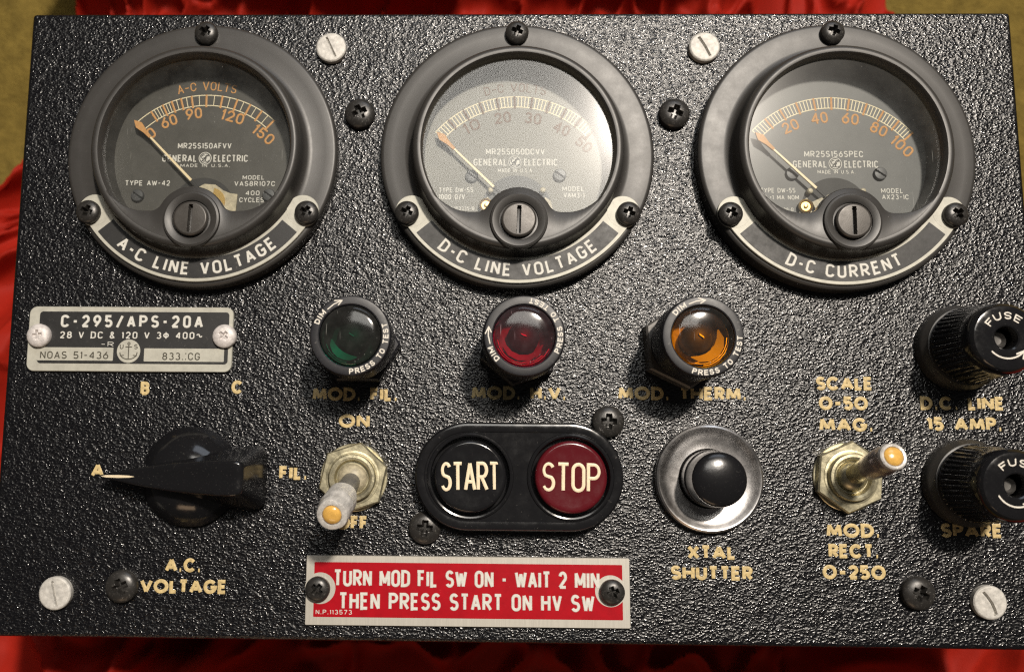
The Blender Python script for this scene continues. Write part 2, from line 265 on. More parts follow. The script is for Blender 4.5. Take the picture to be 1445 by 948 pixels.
# ------------------------------------------------------------------ stroke lettering
def arc(cx, cy, rx, ry, a0, a1, n=None):
    n = n or max(4, int(abs(a1 - a0) / 15) + 1)
    return [(cx + rx * math.cos(rad(t)), cy + ry * math.sin(rad(t))) for t in np.linspace(a0, a1, n)]
def glyph(ch, k):
    """strokes in a box of width w and height 1; k = 'g' geometric (round), 'c' condensed gothic, 't' typed/engraved gauge"""
    wid = {'g': 1.0, 'c': 0.50, 't': 0.66}[k]; q = {'g': 0.5, 'c': 0.23, 't': 0.33}[k]
    w = wid
    def O(w, q): return arc(w / 2, 1 - q, w / 2, q, 0, 180) + arc(w / 2, q, w / 2, q, 180, 360)
    s = []
    if ch == 'A': w = wid * (0.85 if k == 'g' else 1.06); s = [[(0, 0), (w / 2, 1), (w, 0)], [(w * .19, .3), (w * .81, .3)]]
    elif ch == 'B':
        w = wid * (0.52 if k == 'g' else 1.0); s = [[(0, 0), (0, 1), (w * .55, 1)] + arc(w * .55, .76, w * .4, .24, 90, -90) + [(0, .52)], [(w * .5, .52)] + arc(w * .55, .26, w * .45, .26, 90, -90) + [(0, 0)]]
    elif ch in 'CG':
        w = wid * (0.86 if k == 'g' else 1.0); e = 38 if k == 'g' else 8
        s = [arc(w / 2, 1 - q, w / 2, q, e, 180) + arc(w / 2, q, w / 2, q, 180, 360 - e)]
        if ch == 'G':
            s = [arc(w / 2, 1 - q, w / 2, q, e, 180) + arc(w / 2, q, w / 2, q, 180, 340) + [(w, .44), (w * .55, .44)]]
    elif ch == 'D': w = wid * (0.75 if k == 'g' else 1.0); r = min(w * .75, .5); s = [[(0, 0), (0, 1), (w - r, 1)] + arc(w - r, 1 - q, r, q, 90, 0) + arc(w - r, q, r, q, 0, -90) + [(0, 0), (0, .2)]]
    elif ch == 'E': w = wid * (0.5 if k == 'g' else .85); s = [[(w, 1), (0, 1), (0, 0), (w, 0)], [(0, .52), (w * .88, .52)]]
    elif ch == 'F': w = wid * (0.47 if k == 'g' else .8); s = [[(w, 1), (0, 1), (0, 0)], [(0, .52), (w * .88, .52)]]
    elif ch == 'H': w = wid * (0.7 if k == 'g' else 1.0); s = [[(0, 0), (0, 1)], [(w, 0), (w, 1)], [(0, .52), (w, .52)]]
    elif ch == 'I': w = 0.0; s = [[(0, 0), (0, 1)]]
    elif ch == 'L': w = wid * (0.42 if k == 'g' else .78); s = [[(0, 1), (0, 0), (w, 0)]]
    elif ch == 'M': w = wid * (0.95 if k == 'g' else 1.3); s = [[(0, 0), (w * .1 * (k == 'g'), 1), (w / 2, .18 if k != 'g' else .12), (w - w * .1 * (k == 'g'), 1), (w, 0)]]
    elif ch == 'N': w = wid * (0.75 if k == 'g' else 1.0); s = [[(0, 0), (0, 1), (w, 0), (w, 1)]]
    elif ch == 'O' or ch == '0': w = wid * (1.0 if (k == 'g' and ch == 'O') else .86 if k == 'g' else 1.0 if ch == 'O' else .92); s = [O(w, min(q, .5)) + [O(w, q)[0]]]
    elif ch in 'PR':
        w = wid * (0.55 if k == 'g' else 1.0); s = [[(0, 0), (0, 1), (w * .5, 1)] + arc(w * .5, .74, w * .5, .26, 90, -90) + [(0, .48)]]
        if ch == 'R': s.append([(w * .4, .48), (w * 1.02, 0)])
    elif ch == 'S' or ch == '5' or ch == '3' or ch == '2' or ch == '8' or ch == '6' or ch == '9':
        w = wid * (0.55 if k == 'g' else .95); rx = w / 2; c = w / 2
        if ch == 'S': s = [arc(c, .75, rx * .95, .25, 25, 200) + arc(c, .5, rx * .6, .06, 235, 240)[:0] + arc(c, .25, rx, .26, 70, -155)]
        if ch == 'S': s = [arc(c, .75, rx * .93, .25, 28, 235) + arc(c, .26, rx, .26, 55, -155)]
        if ch == '3': s = [arc(c * .95, .75, rx * .88, .25, 145, -75), arc(c, .26, rx, .26, 82, -150)]
        if ch == '2': s = [arc(c, .70, rx * .95, .30, 165, -28) + [(0, 0), (w, 0)]]
        if ch == '5': s = [[(w * .95, 1), (w * .12, 1), (w * .04, .50)] + arc(c * .95, .29, rx, .29, 125, -150)]
        if ch == '8': s = [arc(c, .76, rx * .85, .24, -90, 270), arc(c, .27, rx, .27, 90, 450)]
        if ch == '6': s = [[(w * .75, 1)] + arc(c, .31, rx, .31, 155, 515)]
        if ch == '9': s = [[(w * .25, 0)] + arc(c, .69, rx, .31, -25, 335)]
    elif ch == 'T': w = wid * (0.55 if k == 'g' else .95); s = [[(0, 1), (w, 1)], [(w / 2, 1), (w / 2, 0)]]
    elif ch == 'U': w = wid * (0.62 if k == 'g' else 1.0); qq = min(q, w / 2); s = [[(0, 1), (0, qq)] + arc(w / 2, qq, w / 2, qq, 180, 360)[1:] + [(w, 1)]]
    elif ch == 'V': w = wid * (0.8 if k == 'g' else 1.05); s = [[(0, 1), (w / 2, 0), (w, 1)]]
    elif ch == 'W': w = wid * (1.2 if k == 'g' else 1.5); s = [[(0, 1), (w * .26, 0), (w * .5, .9), (w * .74, 0), (w, 1)]]
    elif ch == 'X': w = wid * (0.72 if k == 'g' else 1.0); s = [[(0, 0), (w, 1)], [(0, 1), (w, 0)]]
    elif ch == 'Y': w = wid * (0.7 if k == 'g' else 1.0); s = [[(0, 1), (w / 2, .48), (w, 1)], [(w / 2, .48), (w / 2, 0)]]
    elif ch == '1': w = wid * .22; s = [[(0, .8), (w, 1), (w, 0)]]
    elif ch == '4': w = wid * (0.6 if k == 'g' else 1.0); s = [[(w * .78, 0), (w * .78, 1), (0, .28), (w, .28)]]
    elif ch == '7': w = wid * (0.55 if k == 'g' else .95); s = [[(0, 1), (w, 1), (w * .3, 0)]]
    elif ch == '-': w = {'g': .42, 'c': .26, 't': .4}[k]; s = [[(0, .47), (w, .47)]]
    elif ch == '.': w = .10; s = [[(-.02, .03), (.12, .03)]]
    elif ch == ':': w = .1; s = [[(-.02, .05), (.12, .05)], [(-.02, .95), (.12, .95)]]
    elif ch == '/': w = .42; s = [[(0, -.08), (w, 1.05)]]
    elif ch == '=': w = .4; s = [[(0, .3), (w, .3)], [(0, .62), (w, .62)]]
    elif ch == '~': w = .62; s = [arc(w * .25, .5, w * .25, .22, 170, 0) + arc(w * .75, .5, w * .25, .22, 180, 350)]
    elif ch == '&': w = wid; s = [[(w, 0), (w * .2, .75)] + arc(w * .45, .8, w * .26, .2, 180, -20) + [(w * .1, .4)] + arc(w * .42, .22, w * .42, .22, 160, 350)]
    elif ch == '\u03a6': w = wid * 1.1; s = [arc(w / 2, .5, w / 2, .3, 0, 360), [(w / 2, -.05), (w / 2, 1.05)]]
    elif ch == '\u03a9': w = wid * 1.1; s = [[(0, 0), (w * .3, 0)] + arc(w / 2, .6, w / 2, .4, 235, -55) + [(w * .7, 0), (w, 0)]]
    elif ch == ' ': w = {'g': .35, 'c': .22, 't': .35}[k]
    return w, s

def ribbon(mb, P, hw, z0, h, fmap, cap, step=None, cross=1):
    """cuts a stroke at its sharp corners so that each limb keeps its width"""
    P = [Vector(p) for p in P]; run = [P[0]]; n = 0
    for i in range(1, len(P)):
        run.append(P[i])
        if i < len(P) - 1 and (P[i] - P[i - 1]).length > 1e-5 and (P[i + 1] - P[i]).length > 1e-5:
            a = (P[i] - P[i - 1]).angle(P[i + 1] - P[i])
            if a > rad(65):
                e = hw if a < rad(110) else 0
                d = (run[-1] - run[-2]).normalized() * (e if cap == 'b' else 0); run[-1] = run[-1] + d
                ribbon1(mb, run, hw, z0 + n * .003, h, fmap, cap, step, cross); n += 1; run = [P[i]]
    ribbon1(mb, run, hw, z0 + n * .003, h, fmap, cap, step, cross)
def ribbon1(mb, P, hw, z0, h, fmap, cap, step=None, cross=1):
    """stroke of half width hw along the polyline P; the section is a low dome; fmap maps to 3-D"""
    P = [Vector(p) for p in P]; Q = [P[0]]
    for p in P[1:]:
        if (p - Q[-1]).length > 1e-4: Q.append(p)
    if len(Q) == 1: Q.append(Q[0] + Vector((0.01, 0)))
    P = Q
    if step:
        Q = [P[0]]
        for a, b in zip(P, P[1:]):
            n = max(1, int((b - a).length / step))
            for i in range(n): Q.append(a + (b - a) * ((i + 1) / n))
        P = Q
    closed = (P[0] - P[-1]).length < 1e-3 and len(P) > 3
    if closed: P = P[:-1]
    n = len(P); secs = []
    for i, p in enumerate(P):
        a = P[i - 1] if (i > 0 or closed) else None; b = P[(i + 1) % n] if (i < n - 1 or closed) else None
        d1 = (p - a).normalized() if a is not None else (b - p).normalized(); d2 = (b - p).normalized() if b is not None else d1
        n1 = Vector((-d1.y, d1.x)); n2 = Vector((-d2.y, d2.x)); m = n1 + n2
        if m.length < 0.3: m = n1
        m = m.normalized(); c = max(m.dot(n1), 0.5); secs.append((p, m * (hw / c)))
    if not closed:
        d0 = (P[0] - P[1]).normalized(); d1 = (P[-1] - P[-2]).normalized()
        prof = [(0.4, .92), (.72, .7), (.93, .37), (1.0, .08)] if cap == 'r' else [(0.0, 1)]
        if cap == 'r':
            st = [(P[0] + d0 * hw * t, secs[0][1] * wv) for t, wv in prof][::-1]
            en = [(P[-1] + d1 * hw * t, secs[-1][1] * wv) for t, wv in prof]; secs = st + secs + en
    base = len(mb.v); prof = [-1, -.72] + [(-.72 + 1.44 * (j + 1) / (cross + 1)) for j in range(cross)] + [.72, 1]
    hz = [0, h] + [h * 1.04] * cross + [h, 0]; m_ = len(prof)
    for p, nv in secs:
        for t, z in zip(prof, hz):
            q = p + nv * -t; X, Y, Z = fmap(q.x, q.y); mb.v.append((X, Y, Z + z0 + z))
    ns = len(secs)
    for i in range(ns if closed else ns - 1):
        j = (i + 1) % ns
        for k in range(m_ - 1): mb.f.append((base + i * m_ + k + 1, base + i * m_ + k, base + j * m_ + k, base + j * m_ + k + 1))
    if not closed:
        mb.f.append(tuple(base + k for k in range(m_))); mb.f.append(tuple(base + (ns - 1) * m_ + k for k in range(m_ - 1, -1, -1)))
_jit = [0]
def text(mb, s, pos, h, width=None, stroke=0.16, k='c', gap=None, z=0, th=0.08, rot=0, on_arc=None, cap='b', zf=None, step=None, cross=1):
    """pos = centre. on_arc = (cx, cy, r, centre angle deg, 'out'|'in') lays the line along a circle"""
    gap = {'g': .26, 'c': .20, 't': .24}[k] if gap is None else gap
    G = [glyph(c, k) for c in s]; hwf = stroke / 2
    def total(sx): return sum(g[0] * sx for g in G) + (gap + stroke) * sxg(sx) * (len(G) - 1)
    def sxg(sx): return sx
    W0 = total(1.0); sx = 1.0
    if width: sx = (width / h - stroke) / W0
    x = -W0 * sx / 2 * h; hw = stroke * h / 2; ih = h - 2 * hw
    for (w, strokes) in G:
        for st in strokes:
            _jit[0] = (_jit[0] + 1) % 7; dz = _jit[0] * 0.004
            P = [(x + px * sx * h, -ih / 2 + py * ih) for px, py in st]
            if on_arc:
                cx, cy, r, ca, mode = on_arc
                if mode == 'out': f = lambda X, Y: (cx + (r + Y) * math.cos(rad(ca) - X / r), cy + (r + Y) * math.sin(rad(ca) - X / r), 0)
                else: f = lambda X, Y: (cx + (r - Y) * math.cos(rad(ca) + X / r), cy + (r - Y) * math.sin(rad(ca) + X / r), 0)
            else:
                c_, s_ = math.cos(rot), math.sin(rot)
                f = lambda X, Y: (pos[0] + X * c_ - Y * s_, pos[1] + X * s_ + Y * c_, zf(pos[0] + X * c_ - Y * s_, pos[1] + X * s_ + Y * c_) if zf else 0)
            ribbon(mb, P, hw, z + dz, th, f, cap, step, cross)
        x += (w + gap + stroke) * sx * h
    return mb
flat = lambda X, Y: (X, Y, 0)

# ------------------------------------------------------------------ surroundings
def grid_mesh(X, Y, Z):
    ny, nx = Z.shape; me = bpy.data.meshes.new('grid'); nv = nx * ny
    co = np.empty((nv, 3), np.float32); co[:, 0] = (X * MM).ravel(); co[:, 1] = (Y * MM).ravel(); co[:, 2] = (Z * MM).ravel()
    i = (np.arange(ny - 1)[:, None] * nx + np.arange(nx - 1)[None, :]).ravel()
    F = np.stack([i, i + 1, i + nx + 1, i + nx], 1).astype(np.int32)
    me.vertices.add(nv); me.vertices.foreach_set('co', co.ravel())
    me.loops.add(F.size); me.loops.foreach_set('vertex_index', F.ravel())
    me.polygons.add(len(F)); me.polygons.foreach_set('loop_start', np.arange(0, F.size, 4, dtype=np.int32))
    me.update(calc_edges=True); me.validate(); return me
def fnoise(ny, nx, lo, hi, ax=1.0, ang=0.0, seed=1):
    """band-passed random field, wavelengths lo..hi in samples, optionally stretched"""
    r = np.random.default_rng(seed).standard_normal((ny, nx)); Fq = np.fft.rfft2(r)
    fy = np.fft.fftfreq(ny)[:, None]; fx = np.fft.rfftfreq(nx)[None, :]
    u = fx * math.cos(ang) + fy * math.sin(ang); v = -fx * math.sin(ang) + fy * math.cos(ang)
    f = np.sqrt((u * ax) ** 2 + v ** 2); g = np.exp(-(f * lo * .8) ** 2) * (1 - np.exp(-(f * hi * .8) ** 2))
    o = np.fft.irfft2(Fq * g, s=(ny, nx)); return o / o.std()

# carpet under everything
carpet_m = mat('ochre_carpet', (0.17, 0.12, 0.028), 0.9, spec=0.1, bump=(700, 1.0, 1.2), var=0.35, vscale=160)
nx, ny = 220, 160
X, Y = np.meshgrid(np.linspace(-900, 900, nx), np.linspace(-700, 900, ny)); Z = -112 + 1.2 * fnoise(ny, nx, 3, 20, seed=3)
o = finish(grid_mesh(X, Y, Z), 'carpet', carpet_m, None, (0, 0, 0), 180, None, 'structure')

# red cloth spread under the box
cloth_m = mat('red_satin_cloth', (0.28, 0.012, 0.005), 0.65, spec=0.12, bump=(2200, 0.5, 0.15), var=0.12, vscale=200)
ny, nx = 420, 460
yy = np.linspace(-260, 300, ny)
xl = np.interp(yy, [-260, 20, 50, 67, 87, 132, 300], [-330, -260, -205, -188, -179, -166, -168])
xr = np.interp(yy, [-260, -60, -20, 30, 90, 120, 300], [330, 300, 230, 160, 149, 150, 156])
t = np.linspace(0, 1, nx)[None, :]; X = xl[:, None] * (1 - t) + xr[:, None] * t; Y = np.repeat(yy[:, None], nx, 1)
fold = np.zeros_like(X)
for (px, py, a, wd, ht) in [(-118, -105, 68, 4, 14), (-104, -112, 55, 3, 16), (-92, -100, 35, 6, 8), (-135, -98, 80, 4, 6), (-178, 66, 42, 5, 15), (-170, 30, 25, 5, 13), (-160, 5, 70, 6, 12), (-170, -30, 75, 9, 10),
                            (130, -105, 60, 7, 7), (158, -98, 100, 9, 8), (100, 100, 130, 9, 9), (120, 108, 60, 5, 7), (-60, 105, 120, 8, 6), (-20, 112, 15, 9, 6), (40, 104, 160, 7, 5), (20, -110, 110, 8, 6)]:
    n_ = (X - px) * -math.sin(rad(a)) + (Y - py) * math.cos(rad(a)); l_ = (X - px) * math.cos(rad(a)) + (Y - py) * math.sin(rad(a))
    fold += ht * np.exp(-np.abs(n_ / wd) ** 1.5) * np.exp(-(l_ / 60) ** 2)
lift = 46 * np.clip((-X - 70) / 45, 0, 1) ** 1 * np.clip((-Y - 20) / 60, 0, 1) + 48 * np.clip((X - 105) / 22, 0, 1) * np.clip((-Y - 20) / 60, 0, 1)
lift += 35 * np.clip((-X - 120) / 30, 0, 1) * np.clip((60 - Y) / 60, 0, 1) * (1 - np.clip((-Y - 20) / 60, 0, 1))
core = np.clip((np.maximum(np.abs(X) / 128, np.abs(Y) / 78) - 1.0) / 0.06, 0, 1)
Z = -98 + core * (np.minimum(fold, 16) + lift + 6.5 * (1 - np.clip(np.abs(fnoise(ny, nx, 22, 80, seed=5)) / 1.1, 0, 1)) ** 1.6 + 3 * fnoise(ny, nx, 60, 200, seed=6))
Z = np.maximum(Z, -104)
Z += 58 * np.exp(-np.abs((Y - 152 - 4 * np.sin(X / 31)) / 13) ** 2.2) / (1 + np.exp((X - 88) / 6))   # cloth ridge added out of view to shade the strip behind the box
o = finish(grid_mesh(X, Y, Z), 'red_cloth', cloth_m, None, (0, 0, 0), 180, 'crumpled red cloth spread over the ochre carpet under the black control box')
o['category'] = 'cloth'
sol = o.modifiers.new('thickness', 'SOLIDIFY'); sol.thickness = 0.0012

# ------------------------------------------------------------------ the control box
BOX = empty('control_box', None, (0, 0, -96), 'black wrinkle-painted control box with three round gauges, lying on red cloth')
BOX['category'] = 'control box'
UP = Matrix.Translation((0, 0, 0.096))
class _P: pass
def on_box(o):
    o.matrix_parent_inverse = UP; return o
_link = link
def link(me, name, parent=None, loc=(0, 0, 0), label=None, kind=None, rotz=0):
    o = _link(me, name, parent, loc, label, kind, rotz)
    if parent is BOX: o.location.z += 0.096
    return o

MB().add(*prism(rrect(262, 160, 2), [(0, -96), (0, -2.2)])).build('case', M['case'], BOX)
# front panel: wrinkle paint as real relief
PW, PH = 270, 168; pit = 0.23
nx, ny = int(PW / pit) + 1, int(PH / pit) + 1
xs = np.linspace(-PW / 2, PW / 2, nx); ys = np.linspace(-PH / 2, PH / 2, ny); X, Y = np.meshgrid(xs, ys)
n1 = fnoise(ny, nx, 1.0, 2.1, 1.6, rad(-40), 11); n2 = fnoise(ny, nx, 2.2, 6, 1.3, rad(20), 12); n3 = fnoise(ny, nx, 10, 50, 1, 0, 13)
H = 0.044 * n1 + 0.016 * (1 - np.abs(n2)) + 0.022 * n3
edge = np.minimum(np.minimum(PW / 2 - np.abs(X), PH / 2 - np.abs(Y)), 1.2) / 1.2
Zp = H * np.clip(edge, 0.15, 1) - 0.9 * (1 - np.sqrt(np.clip(1 - (1 - edge) ** 2, 0, 1))) - 0.05
# rounded corners
rc = 2.0; qx = np.abs(X) - (PW / 2 - rc); qy = np.abs(Y) - (PH / 2 - rc)
inn = (qx > 0) & (qy > 0); rr = np.hypot(qx, qy); k_ = np.where(inn & (rr > rc), rc / np.maximum(rr, 1e-6), 1)
Xc = np.where(inn, np.sign(X) * ((PW / 2 - rc) + qx * k_), X); Yc = np.where(inn, np.sign(Y) * ((PH / 2 - rc) + qy * k_), Y)
o = finish(grid_mesh(Xc, Yc, Zp), 'front_panel', M['wrinkle'], BOX, (0, 0, 0), 180, 'black wrinkle-finish front panel')
P_ = rrect(PW - 0.1, PH - 0.1, rc); vs = [(x, y, -2.2) for x, y in P_] + [(x, y, -0.75) for x, y in P_]; n = len(P_)
MB().add(vs, [(k, (k + 1) % n, n + (k + 1) % n, n + k) for k in range(n)] + [tuple(range(n))[::-1]]).build('panel_edge', M['case'], BOX)
def zpanel(x, y):
    fx = (x + PW / 2) / PW * (nx - 1); fy = (y + PH / 2) / PH * (ny - 1)
    i = min(max(int(fx), 0), nx - 2); j = min(max(int(fy), 0), ny - 2); u, v = fx - i, fy - j
    return float(Zp[j, i] * (1 - u) * (1 - v) + Zp[j, i + 1] * u * (1 - v) + Zp[j + 1, i] * (1 - u) * v + Zp[j + 1, i + 1] * u * v)

def panel_text(s, cx, cy, width, h=3.55, label=None, stroke=0.255):
    mb = MB(); text(mb, s, (cx, cy), h, width, stroke, 'g', gap=.12, z=0.13, th=0.05, zf=zpanel, step=0.35, cross=1)
    return mb.build('panel_lettering', M['gold'], BOX, label='gold lettering reading ' + s)
for s, cx, cy, w in [('A', -108.9, -41.9, 3.4), ('B', -97.6, -20.5, 2.4), ('C', -73.2, -20.0, 3.1), ('A.C.', -85.3, -65.7, 9.4), ('VOLTAGE', -85.0, -71.0, 22.4),
                     ('MOD. FIL.', -42.1, -21.6, 22.4), ('ON', -42.2, -28.6, 8.1), ('FIL.', -57.7, -42.1, 7.4), ('OFF', -42.2, -54.6, 8.3), ('MOD. H.V.', 0.7, -21.0, 24.7), ('MOD. THERM.', 43.1, -20.8, 33.2),
                     ('XTAL', 49.4, -61.0, 12.3), ('SHUTTER', 49.3, -66.1, 20.6), ('SCALE', 84.9, -17.9, 14.6), ('0-50', 84.4, -23.0, 12.6), ('MAG.', 84.9, -28.5, 13.8), ('MOD.', 85.3, -55.2, 13.5),
                     ('RECT.', 85.2, -60.3, 12.7), ('0-250', 85.0, -65.5, 15.8), ('D.C. LINE', 114.8, -22.8, 21.4), ('15 AMP.', 114.9, -28.1, 19.4), ('SPARE', 115.0, -54.9, 15.4)]:
    panel_text(s, cx, cy, w)

# ------------------------------------------------------------------ screws
def cross_recess(R, H, rot=0.0, arm=1.5, aw=0.42, depth=1.9, flat_=0.0):
    c, s = math.cos(rot), math.sin(rot)
    def f(x, y):
        r = math.hypot(x, y) / R; z = H * (0.35 + 0.65 * math.sqrt(max(0, 1 - (r * .97) ** 2.6)))
        u, v = abs(x * c + y * s), abs(-x * s + y * c)
        d = 0
        for p, q in ((u, v), (v, u)):
            if p < arm * R / 3.1 * 1.0:
                e = max(0, min(1, (aw * R / 3.1 - q) / (0.12 * R) + .5)) * max(0, min(1, (arm * R / 3.1 - p) / (0.25 * R) + .4)); d = max(d, e)
        return z - depth * d
    return f
def slot_fn(R, H, rot, sw, depth, L=1.0, bend=0.0, dome=0.12):
    c, s = math.cos(rot), math.sin(rot)
    def f(x, y):
        r = math.hypot(x, y) / R; z = H - dome * r ** 2 - (0.35 * max(0, (r - .88) / .12) ** 2)
        u, v = x * c + y * s, -x * s + y * c - bend * (x * c + y * s) ** 2
        if abs(u) < R * L: z -= depth * max(0, min(1, (sw / 2 - abs(v)) / 0.12 + .5))
        return z
    return f
def mesh_of(vf, name, material, angle=32):
    me = bpy.data.meshes.new(name); me.from_pydata([(x * MM, y * MM, z * MM) for x, y, z in vf[0]], [], vf[1]); me.materials.append(material)
    me.polygons.foreach_set('use_smooth', [True] * len(me.polygons)); me.set_sharp_from_angle(angle=rad(angle)); return me
pan_small = mesh_of(hfield(3.1, cross_recess(3.1, 2.3), 30, 96), 'screw', M['screwblack'])
pan_big = mesh_of(hfield(4.1, cross_recess(4.1, 2.9), 32, 96), 'screw', M['screwblack'])
pan_silver = mesh_of(hfield(3.1, cross_recess(3.1, 2.2, arm=1.3, aw=.3, depth=.8), 30, 96), 'screw', M['rivetwhite'])
slot_silver = [mesh_of(hfield(4.15, slot_fn(4.15, 1.9, 0, sw, 0.9, .74, b), 44, 120), 'screw', M['screwsilver']) for sw, b in ((.42, 0), (.62, .02), (.5, 0), (.8, .05))]
washer_me = mesh_of(lathe([(4.0, 0), (4.0, .4), (3.85, .55), (1, .55)], 40), 'washer', M['slotdark'])
def rec_disc(parent, x, y, z, R): pass
for x, y, a in [(-42.4, 54.4, 25), (42.6, 54.5, 70), (-100.5, -71.0, 25), (100.2, -70.3, 62), (23.6, -28.3, 88), (-23.4, -55.6, 85)]:
    link(pan_big, 'panel_screw', BOX, (x, y, 0), 'black cross-head panel screw', rotz=rad(a))
for (x, y, a), me in zip([(-50.7, 73.3, 115), (51.2, 73.4, 118), (-117.4, -72.9, 105), (117.6, -72.3, 118)], slot_silver):
    link(me, 'slotted_screw', BOX, (x, y, 0), 'scuffed silver slotted screw', rotz=rad(a))

# ------------------------------------------------------------------ gauges
hous = [(36.2, 0.0), (36.3, 3.6)] + rounded(36.3, 5.0, 1.1, 6)[1:] + [(33, 5.05), (29.8, 5.1), (28.6, 5.3), (27.9, 5.9), (27.5, 7.0), (27.4, 9.6)] + [(27.4 - 1.5 + 1.5 * math.cos(rad(t)), 10.3 + 1.7 * math.sin(rad(t))) for t in np.linspace(10, 90, 7)] + \
    [(25.3, 11.9), (24.9, 11.3), (24.7, 10.2), (24.6, 9.2), (24.6, 1.2)]
housing_me = mesh_of(lathe(hous, 144), 'gauge', M['satin'])
dial_me = mesh_of(prism(circ(25.0, 96), [(0, 0.5), (0, 2.0)]), 'dial_face', M['dial'])
glass_me = mesh_of(lathe([(24.65, 9.3), (24.65, 9.32), (0, 9.32)], 96), 'glass', M['glass'])
# lower mask with the bump round the zero adjuster
def mask_outline(R=25.3, Ri=25.3, ys=-17.6, br=8.9, bc=-20.0, fr=3.2):
    P = []; a = -math.degrees(math.asin(12.5 / R))
    for t in np.linspace(180 - a, 360 + a, 34)[1:-1]: P.append((R * math.cos(rad(t)), R * math.sin(rad(t))))
    # concave sweep from the rim down to the shelf
    A = Vector((Ri * math.cos(rad(a)), Ri * math.sin(rad(a)))); Bq = Vector((17.6, -17.4)); Cq = Vector((12.8, ys))
    Q = [A * (1 - t) ** 2 + Bq * (2 * t * (1 - t)) + Cq * (t * t) for t in [i / 8 for i in range(9)]]
    fy = ys + fr; fx = math.sqrt((br + fr) ** 2 - (fy - bc) ** 2); an = math.degrees(math.atan2(fy - bc, fx))
    R_ = [(q.x, q.y) for q in Q] + [(fx + fr * math.cos(rad(t)), fy + fr * math.sin(rad(t))) for t in np.linspace(268, 180 + an, 8)]
    top = [(br * math.cos(rad(t)), bc + br * math.sin(rad(t))) for t in np.linspace(an, 180 - an, 26)][1:-1]
    L_ = [(-x, y) for x, y in R_[::-1]]; C_ = R_ + top + L_; n = len(C_); vs = []
    for dd, z in ((0, 9.4), (0, 11.4), (.1, 11.75), (.28, 11.95)):
        for i, (x, y) in enumerate(C_):
            p0, p1 = C_[max(0, i - 1)], C_[min(n - 1, i + 1)]; e = Vector((p1[0] - p0[0], p1[1] - p0[1])).normalized()
            vs.append((x - e.y * dd, y + e.x * dd, z))
    for x, y, z in vs[-n:]: vs.append((x, -math.sqrt(max(R * R - x * x, 0)), 11.95))
    return vs, [(j * n + i, j * n + i + 1, (j + 1) * n + i + 1, (j + 1) * n + i) for j in range(4) for i in range(n - 1)]
mask_me = mesh_of(mask_outline(), 'lower_mask', M['satin'], 50)
boss_me = mesh_of(lathe([(7.4, 11.0), (7.4, 12.2), (7.2, 12.7), (6.7, 12.9), (5.6, 12.7), (5.0, 12.4), (4.8, 11.2), (0, 11.2)], 72), 'boss', M['satin'])
adj_me = mesh_of(hfield(4.45, slot_fn(4.45, 2.3, 0, .85, 1.6, .8, dome=.1), 44, 120, zside=-1), 'adjusting_screw', M['adjust'])
# name band on the lower flange
bandme = MB(); bandme.add(*prism(band(28.1, 35.0, 211, 329, 60), [(0, 5.0), (0, 5.6), (.12, 5.75)]))
for a in (210, 330): bandme.add(*prism(circ(4.3, 40, 31.9 * math.cos(rad(a)), 31.9 * math.sin(rad(a))), [(0, 5.0), (0, 5.63), (.12, 5.78)]))
band_me = mesh_of((bandme.v, bandme.f), 'name_band', M['alu'])
field_me = mesh_of(prism(band(28.95, 34.1, 219.5, 320.5, 60), [(0, 5.7), (0, 5.84)]), 'band_field', M['plateblack'])
dscr_me = mesh_of(hfield(1.75, slot_fn(1.75, 1.0, rad(-35), .3, .5, 1.0, dome=.1), 16, 40), 'dial_screw', mat('dial_screw_grey', (0.05, 0.052, 0.055), 0.45, metal=.3))

def monogram(mb_disc, mb_mark, x, y, r, z):
    mb_disc.add(*prism(circ(r, 32), [(0, z), (0, z + .04)]), off=(x, y, 0))
    f = lambda X, Y: (x + X * r, y + Y * r, 0)
    for st in [arc(0, 0, .82, .82, 0, 360, 25), arc(-.25, .2, .3, .32, 60, 300), arc(-.15, -.2, .22, .3, 120, -160), arc(.3, .25, .26, .24, 20, 260), arc(.28, -.24, .3, .28, 110, 350), [(-.55, -.5), (-.1, -.05), (.5, .55)]]:
        ribbon(mb_mark, st, 0.07, z + .05, .02, f, 'b')

